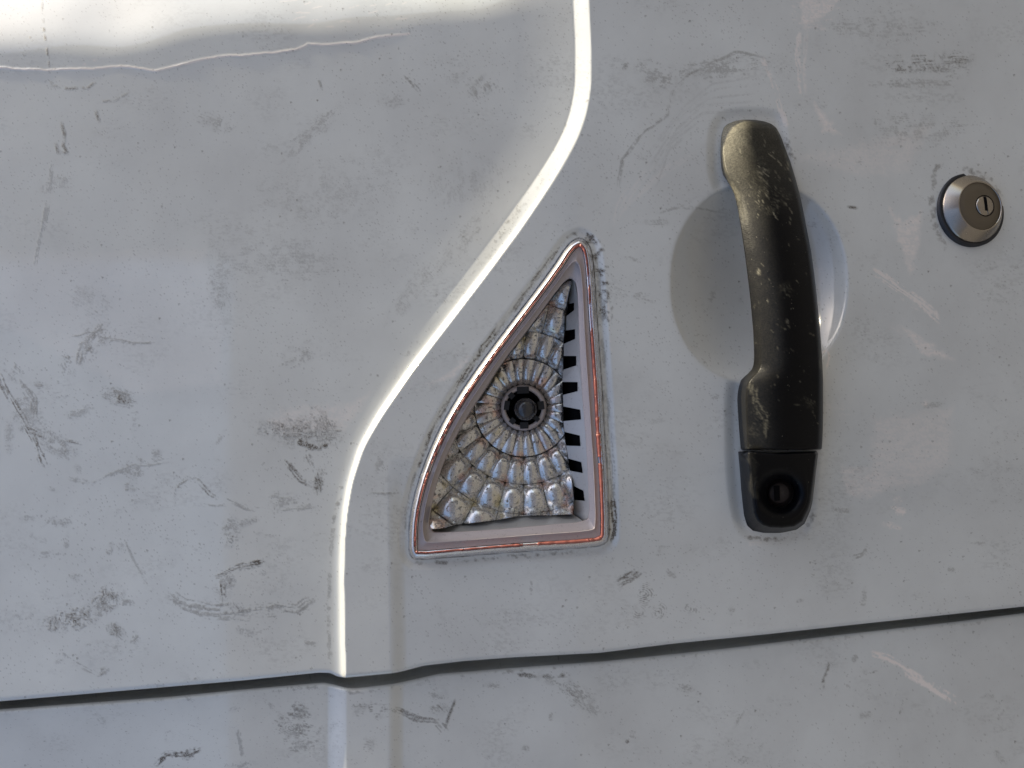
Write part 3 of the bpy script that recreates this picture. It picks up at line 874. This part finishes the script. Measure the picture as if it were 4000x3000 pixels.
link('slotted_strip', mesh_from('slotted_strip', V, Fc), M_wall, lamp, smooth=False)
for TL, TR, BR, BL in slots:
    q = [TL, TR, BR, BL]
    top = [pos(x, y, strip_w(x, y) + .00015) for x, y in q]
    bot = [pos(x + (1 if i in (0, 3) else -1), y, strip_w(x, y) - .006) for i, (x, y) in enumerate(q)]
    fs = [(4, 5, 6, 7)] + [(i, (i + 1) % 4, 4 + (i + 1) % 4, 4 + i) for i in range(4)]
    link('vent_slot', mesh_from('vent_slot', top + bot, fs), M_hole, lamp, smooth=False)
# bottom wall below the cells
lw_top = [(925, 1131), (952, 1141), (985, 1133), (1066, 1123.5), (1127, 1113), (1194, 1112), (1239, 1111)]
lw_bot = [(928, 1148), (950, 1153), (985, 1151), (1066, 1147), (1127, 1141), (1194, 1134.5), (1264, 1129)]
lowr = [np.array([pos(x, y, HB - .0090 + macro(x)) for x, y in lw_top]), np.array([pos(x, y, HB - .0005 + macro(x)) for x, y in lw_bot])]
mid = [lowr[0] * (1 - f) + lowr[1] * f for f in (0, .33, .66, 1)]
link('lower_wall', grid_mesh('lower_wall', np.stack(mid)), M_wall, lamp)
# small triangular fill at the strip's lower end and hidden backing of the cup
bk_v = [pos(x, y, HB - .0275) for x, y in LI]
link('cup_floor', mesh_from('cup_floor', bk_v, [tuple(range(len(bk_v)))]), M_wall, lamp, smooth=False)

def lathe(name, cx, cy, prof, mat, parent, n=48, label=None, wobble=0, smooth=True):
    """prof: (radius in reference units, height in metres)"""
    a = np.linspace(0, 2 * math.pi, n, endpoint=False)
    rows = []
    for r, w in prof:
        rr = r * (1 + wobble * np.where(np.arange(n) % 2, 1, -1))
        rows.append(pos(cx + rr * np.cos(a), cy - rr * np.sin(a), w + float(macro(cx))))
    o = link(name, grid_mesh(name, np.stack(rows), wrap=True, flip=False), mat, parent, label)
    if not smooth: o.data.polygons.foreach_set('use_smooth', [False] * len(o.data.polygons))
    return o
zc = HB - .0195
lathe('bulb_collar', BC[0], BC[1], [(50, zc - .002), (48, zc + .0018), (46.5, zc + .0024), (40, zc + .0026), (38.5, zc + .0016), (37.5, zc - .006)], M_flange, lamp, 26)
lathe('bulb_socket', BC[0], BC[1], [(39, zc - .001), (37, zc + .0006), (33, zc + .0004), (32, zc - .004), (1, zc - .005)], M_hole, lamp, 40)
for a_, wd_, ext in ((92, 13, 46), (8, 9, 45), (-88, 9, 45), (172, 10, 42), (-130, 6, 43), (135, 6, 43), (-40, 5, 43)):
    c, s = math.cos(math.radians(a_)), math.sin(math.radians(a_))
    def T(r, t): return (BC[0] + r * c - t * s, BC[1] - r * s - t * c)
    q = [T(31, -wd_), T(ext, -wd_), T(ext, wd_), T(31, wd_)]
    top = [pos(x, y, zc + .0031) for x, y in q]; bot = [pos(x, y, zc - .003) for x, y in q]
    link('socket_lug', mesh_from('socket_lug', top + bot, [(0, 1, 2, 3)] + [(i, (i + 1) % 4, 4 + (i + 1) % 4, 4 + i) for i in range(4)]), M_black, lamp, smooth=False)
mb, nb, pb = new_mat('smoked_bulb_glass')
pb.inputs['Base Color'].default_value = (.03, .03, .033, 1); pb.inputs['Roughness'].default_value = .18
pb.inputs['Coat Weight'].default_value = .6
lathe('bulb', BC[0] + 4, BC[1] + 3, [(25, zc - .004), (26, zc + .003), (25.5, zc + .0055), (23, zc + .0078), (18, zc + .0096), (11, zc + .0107), (5, zc + .0111), (.3, zc + .0112)], mb, lamp, 36,
      'dark blackened bulb in its round socket')

# ------------------------------------------------------------------ the handle
HP = .0065
#          Y    XLb   wb     XLf   XR    wt
st = [(258.5, 1584, -.003, 1590, 1646, .0015), (262, 1571, -.003, 1577, 1662, .0042), (268, 1562, -.004, 1570, 1673, .0060), (276, 1557, -.005, 1565, 1681, .0074), (290, 1553, -.005, 1562, 1688, .0086),
      (320, 1552, -.005, 1561, 1698, .0104), (345, 1553, -.005, 1563, 1706, .0122), (368, 1556, -.004, 1567, 1713, .0142), (384, 1566, .000, 1575, 1718, .0157), (399, 1577, .004, 1586, 1722, .0172),
      (421, 1587, .0075, 1598, 1728, .0192), (451, 1594, .0100, 1607, 1734.5, .0214), (491, 1600.5, .0125, 1615, 1742, .0240), (541, 1608, .0145, 1624, 1752, .0264), (600, 1615.5, .0160, 1633, 1760, .0282),
      (643, 1620.5, .0165, 1638, 1765, .0288), (713, 1627, .0165, 1644, 1771.5, .0290), (760, 1629, .0160, 1646, 1775, .0284), (785, 1628.5, .0145, 1645, 1776.5, .0278), (798, 1625.5, .0120, 1642, 1777, .0274),
      (808, 1616, .0060, 1634, 1777.5, .0270), (816, 1604, .000, 1623, 1778, .0267), (825, 1595.5, -.004, 1617, 1778, .0263), (842, 1591, -.005, 1613, 1778, .0256), (860, 1588.5, -.005, 1612, 1778, .0248),
      (890, 1590, -.005, 1613, 1778, .0236), (930, 1592.5, -.005, 1614.5, 1777.3, .0220), (960, 1595, -.005, 1616, 1776.3, .0209), (969.5, 1596, -.005, 1617, 1775, .0203), (971.5, 1598, -.005, 1619, 1772, .0192)]
st = np.array(st)
yq = np.concatenate([np.linspace(258.5, 300, 26), np.linspace(303, 968, 200), np.linspace(969, 971.5, 5)])
cols = [np.interp(yq, st[:, 0], st[:, i]) for i in range(1, 6)]
def sm(a, n=5):
    k = np.ones(n) / n
    b = np.convolve(np.pad(a, n // 2, mode='edge'), k, mode='valid'); b[:14] = a[:14]; b[-6:] = a[-6:]; return b
XLb, wb, XLf, XR, wt = [sm(c, 7) for c in cols]
def handle_section(XLb, wb, XLf, XR, wt, nf=46):
    """closed loop of (X, w) around one cross-section"""
    out = []
    span = XR - XLf
    edge_l = wt - .0074
    for f in np.linspace(0, 1, 9)[:-1]:                       # left flank
        out.append((XLb + (XLf - XLb) * f, wb + (edge_l - .0006 - wb) * f))
    for f in np.linspace(0, 1, nf):                            # crowned face
        lx = XLf + span * f
        left = .0080 * np.clip(1 - f / .52, 0, 1) ** 1.75
        rightf = .0090 * np.clip((f - .34) / .66, 0, 1) ** 2.2 + .004 * np.clip((f - .93) / .07, 0, 1) ** 2
        out.append((lx, wt - left - rightf))
    wr = out[-1][1]
    for f in np.linspace(0, 1, 7)[1:]:                         # hidden right flank and underside
        out.append((XR - 6 * f - 6 * f * f, wr + (wb - wr) * f))
    for f in np.linspace(0, 1, 6)[1:-1]:
        out.append((XR - 12 + (XLb - XR + 12) * f, wb - .0005))
    return out
secs = []; SX = []; SY = []
for i in range(len(yq)):
    sct = handle_section(XLb[i], wb[i], XLf[i], XR[i], wt[i])
    # face bows at the rounded end
    X = np.array([q[0] for q in sct]); w = np.array([q[1] for q in sct])
    secs.append(pos(X, np.full(X.shape, yq[i]), w + HP + macro(X))); SX.append(X); SY.append(np.full(X.shape, yq[i]))
SX = np.array(SX); SY = np.array(SY)
Ph = Paint(SX, SY)
def handle_dust_highlight(P):  # dust patches, with the sunlit left and top painted in
    X, Y = P.X, P.Y
    P.dirt = np.maximum(P.dirt, .17 * sst(Y, 480, 250) + .002)
    fr = ((SX - XLf[:, None]) / (XR - XLf)[:, None]).ravel()
    sun_band = sst(fr, .60, .10) * sst(fr, -.35, .02)
    P.dirt = P.dirt + sun_band * (.05 + .30 * sst(Y, 560, 250) + .32 * sst(Y, 380, 270))  # sun highlight painted along the left edge, strongest near the top
    P.dirt *= (.62 + .76 * fbm(X / 22, Y / 22, 3))
    B = lambda *a, **k: P.blob(*a, **{'aniso': 1, 'soft': .34, 'thr': .24, **k}); K = P.stroke
    B(1640, 380, 40, 66, 10, .38, 1, scale=6); B(1655, 430, 54, 44, 10, .38, 2, scale=6)
    B(1645, 375, 16, 44, 8, .75, 3, scale=3, soft=.25, thr=.34); B(1685, 425, 30, 26, 0, .4, 7, scale=4)
    K([(1568, 300), (1574, 370), (1590, 410), (1602, 440), (1606, 475)], 16, .3, 4, thr=.2); B(1606, 455, 13, 26, 5, .5, 5, scale=4, aniso=3)
    K([(1585, 395), (1598, 440)], 9, .5, 6)
    B(1640, 285, 56, 28, 0, .26, 8, scale=9); B(1630, 330, 64, 50, 10, .25, 18, scale=9)
    B(1639, 590, 5, 14, 0, .8, 9, thr=.1); B(1650, 620, 14, 12, 0, .3, 10); B(1700, 625, 24, 24, 0, .32, 11, scale=3, soft=.25, thr=.36)
    B(1702, 700, 5, 16, -15, .45, 12, soft=.2); B(1694, 756, 8, 6, 0, .35, 13); B(1680, 740, 14, 10, 30, .2, 14)
    K([(1626, 830), (1634, 870), (1650, 900), (1655, 940)], 12, .3, 15, thr=.3); B(1640, 880, 24, 70, 0, .22, 16)
    B(1745, 870, 36, 14, 25, .25, 17, aniso=5, scale=3); B(1630, 930, 18, 40, 0, .2, 19)
    gq = np.random.default_rng(5)
    for q in range(46):
        x = gq.uniform(1590, 1715); y = gq.uniform(280, 470); l_ = gq.uniform(5, 22); a_ = gq.uniform(.6, 1.9)
        K([(x, y), (x + l_ * math.cos(a_), y + l_ * math.sin(a_))], 1.5, gq.uniform(.35, .85), 60 + q, streak=False, thr=.05)
    for q in range(40):
        x = gq.uniform(1620, 1765); y = gq.uniform(480, 960); l_ = gq.uniform(3, 12); a_ = gq.uniform(0, 3.1)
        K([(x, y), (x + l_ * math.cos(a_), y + l_ * math.sin(a_))], 1.3, gq.uniform(.15, .5), 160 + q, streak=False, thr=.05)
    B(1650, 800, 12, 10, 0, .25, 20); K([(1770, 760), (1775, 800)], 6, .2, 21)
    pass
    return P
handle_dust_highlight(Ph)
Pn = np.stack(secs)
grip_me = grid_mesh('door_handle', Pn, {'dirt': Ph.dirt}, wrap=True)  # grip mask: dust plus the painted sun highlight
bm = bmesh.new(); bm.from_mesh(grip_me); bm.verts.ensure_lookup_table()
C_ = Pn.shape[1]; R_ = Pn.shape[0]
bm.faces.new([bm.verts[i] for i in range(C_)]); bm.faces.new([bm.verts[(R_ - 1) * C_ + i] for i in range(C_)][::-1])
bmesh.ops.recalc_face_normals(bm, faces=bm.faces)
bm.to_mesh(grip_me); bm.free()
handle = link('door_handle', grip_me, M_grip, van, 'black grained pull handle with yellow dust and a painted sun highlight')

# key cap below the grip
KC = (1685.5, 1066.0)
cap_out = [(1592, 973.2), (1595.6, 1013), (1599, 1059), (1605, 1114), (1612, 1137.7), (1625, 1148.7), (1649, 1153), (1685, 1153), (1722, 1147), (1740, 1134), (1753, 1104.8), (1757, 1086),
           (1762, 1040.6), (1766, 1004), (1769, 980), (1766, 973.2), (1680, 977.0)]
cap_top = [(1615, 975), (1619, 1013), (1623, 1059), (1629, 1108), (1636, 1124), (1648, 1134), (1664, 1139), (1690, 1140), (1716, 1137), (1733, 1126), (1746, 1100), (1751, 1084),
           (1757, 1040.6), (1761, 1004), (1764, 982), (1761, 976), (1680, 979.5)]
ang2 = np.sort(np.concatenate([np.linspace(-math.pi, math.pi, 150, endpoint=False)] + [math.atan2(p[1] - KC[1], p[0] - KC[0]) + np.linspace(-.03, .03, 7) for p in (cap_out[0], cap_out[14], cap_out[15], cap_out[5], cap_out[9])]))
CO = np.array(cap_out); CT = np.array(cap_top)
rco = ray_radius(CO, KC, ang2); rct = ray_radius(CT, KC, ang2)
def cap_w(X, Y):
    f = np.clip((X - 1612) / 155, 0, 1)
    return .0200 - .0055 * sst(Y, 975, 1160) - .0070 * np.clip((f - .30) / .70, 0, 1) ** 2
cr_, cX, cY = [], [], []
def cap_ring(r, dw, base=None):
    X = KC[0] + r * np.cos(ang2); Y = KC[1] + r * np.sin(ang2)
    w = cap_w(X, Y) + dw if base is None else np.full(X.shape, base)
    cr_.append(pos(X, Y, w + HP + macro(X))); cX.append(X); cY.append(Y)
cap_ring(rco, 0, -.005)
for f in (.25, .5, .75): cap_ring(rco + (rct - rco) * f * .9, -.0032 + 0 * ang2 - (1 - f) * .018)
cap_ring(rco + (rct - rco) * .93, -.0028); cap_ring(rct, -.0012); cap_ring(rct - 3, -.0003); cap_ring(rct - 6, 0.0)
rim = np.minimum(58.0, rct - 8)
dish = np.minimum(44.0, rct - 12)
for f in (.35, .7): cap_ring(rct - 6 + (rim - rct + 6) * f, .0000)
cap_ring(rim, .0004); cap_ring(rim * .6 + dish * .4, -.0004); cap_ring(dish, -.0022); cap_ring(np.minimum(38, dish - 2) + 0 * ang2, -.0045); cap_ring(33 + 0 * ang2, -.0070)
for r, dw in ((31, -.0085), (30, -.0120), (29, -.0135)): cap_ring(r + 0 * ang2, dw)
Pc = Paint(np.array(cX), np.array(cY)); Pc.dirt += .002
Pc.stroke([(1622, 985), (1627, 1030), (1632, 1070)], 9, .08, 3, streak=False, thr=.1)
cap_me = grid_mesh('key_cap', np.stack(cr_), {'dirt': Pc.dirt}, wrap=True)
cap = link('key_cap', cap_me, M_grip, handle, 'black end cap with dished keyhole')
bmc = bmesh.new(); bmc.from_mesh(cap_me); bmesh.ops.recalc_face_normals(bmc, faces=bmc.faces); bmc.to_mesh(cap_me); bmc.free()
kw = HP + float(cap_w(KC[0], KC[1])) - .0125
M_key = mat_metal('dark_brass', (.045, .035, .032), .6, dirt_amt=.5, metallic=.3)
lathe('key_barrel', KC[0] - 2, KC[1] - 1, [(30, kw - .002), (24, kw - .001), (22.5, kw + .0012), (21, kw + .0018), (8, kw + .0019), (.3, kw + .0019)], M_key, handle, 36)
q = [(1671, 1049), (1684, 1049), (1685, 1081), (1673, 1082)]
sl_t = [pos(x, y, kw + .0026 + float(macro(x))) for x, y in q]; sl_b = [pos(x, y, kw - .001 + float(macro(x))) for x, y in q]
link('key_slot', mesh_from('key_slot', sl_t + sl_b, [(0, 1, 2, 3)] + [(i, (i + 1) % 4, 4 + (i + 1) % 4, 4 + i) for i in range(4)]), M_hole, handle, smooth=False)

# ------------------------------------------------------------------ the round deadlock
LX, LY = 2097.5, 452.5
o3 = pos(LX, LY, float(macro(LX)) + HP)
slope = macro_slope(LX)
nrm = Vector((0, -1, -(-slope))).normalized()          # tilted with the skin (world)
nrm = Vector((0.06, -1.0, slope * 1.15)).normalized()
Qm = nrm.to_track_quat('Z', 'X').to_matrix()
def lathe3(name, prof, mat, parent, n=72, cen=(0, 0), label=None):
    a = np.linspace(0, 2 * math.pi, n, endpoint=False)
    rows = []
    for r, h in prof:
        L = np.stack([cen[0] + r * np.cos(a), cen[1] + r * np.sin(a), np.full(n, h)], -1)
        rows.append(np.array([Vector(o3) + Qm @ Vector(p) for p in L]))
    return link(name, grid_mesh(name, np.stack(rows), wrap=True), mat, parent, label)
ax_x = Qm @ Vector((1, 0, 0)); ax_y = Qm @ Vector((0, 1, 0))
mm = .001
lock = lathe3('deadlock', [(19.0 * mm, .3 * mm), (18.9 * mm, 1.4 * mm), (18.5 * mm, 1.9 * mm), (14.0 * mm, 6.6 * mm), (13.6 * mm, 6.85 * mm), (13.3 * mm, 6.7 * mm), (13.1 * mm, 6.2 * mm)], M_steel, van,
              label='round conical steel deadlock with black rubber ring')
lathe3('gasket', [(21.2 * mm, -3 * mm), (21.0 * mm, .5 * mm), (20.3 * mm, 1.0 * mm), (18.7 * mm, 1.0 * mm), (18.5 * mm, 0)], M_rubber, lock)
lathe3('lock_face', [(13.2 * mm, 6.1 * mm), (12.9 * mm, 6.5 * mm), (8 * mm, 6.55 * mm), (.1 * mm, 6.55 * mm)], M_brown, lock)
# direction of +u and +v inside the lock's own plane
du = Vector((0, 0, -1)); dv = Vector((1, 0, 0))
cu = (ax_x.dot(du), ax_y.dot(du)); cv = (ax_x.dot(dv), ax_y.dot(dv))
def inpl(a, b): return (cu[0] * a + cv[0] * b, cu[1] * a + cv[1] * b)
bc = inpl(2.9 * mm, .3 * mm)
lathe3('barrel_recess', [(6.0 * mm, 6.62 * mm), (5.6 * mm, 6.62 * mm), (5.4 * mm, 5.6 * mm)], M_hole, lock, 48, bc)
lathe3('lock_barrel', [(5.45 * mm, 5.8 * mm), (5.45 * mm, 6.7 * mm), (4.7 * mm, 7.1 * mm), (.1 * mm, 7.15 * mm)], M_steel, lock, 48, bc)
def lock_box(name, a0, b0, a1, b1, h0, h1, mat, skew=0):
    pts = []
    for h in (h1, h0):
        for a, b in ((a0 + skew, b1), (a1 + skew, b1), (a1 - skew, b0), (a0 - skew, b0)):
            x, y = inpl(a * mm + 2.9 * mm, b * mm + .3 * mm)
            pts.append(np.array(Vector(o3) + Qm @ Vector((x, y, h * mm))))
    return link(name, mesh_from(name, pts, [(0, 1, 2, 3)] + [(i, (i + 1) % 4, 4 + (i + 1) % 4, 4 + i) for i in range(4)]), mat, lock, smooth=False)
lock_box('key_slot', -.85, -2.9, .75, 4.9, 6.1, 7.24, M_hole, -.35)
lock_box('slot_lip', .85, -4.6, 1.3, 4.4, 6.2, 7.5, M_steel, -.4)

# ------------------------------------------------------------------ render settings
scene.cycles.max_bounces = 8
scene.render.film_transparent = False
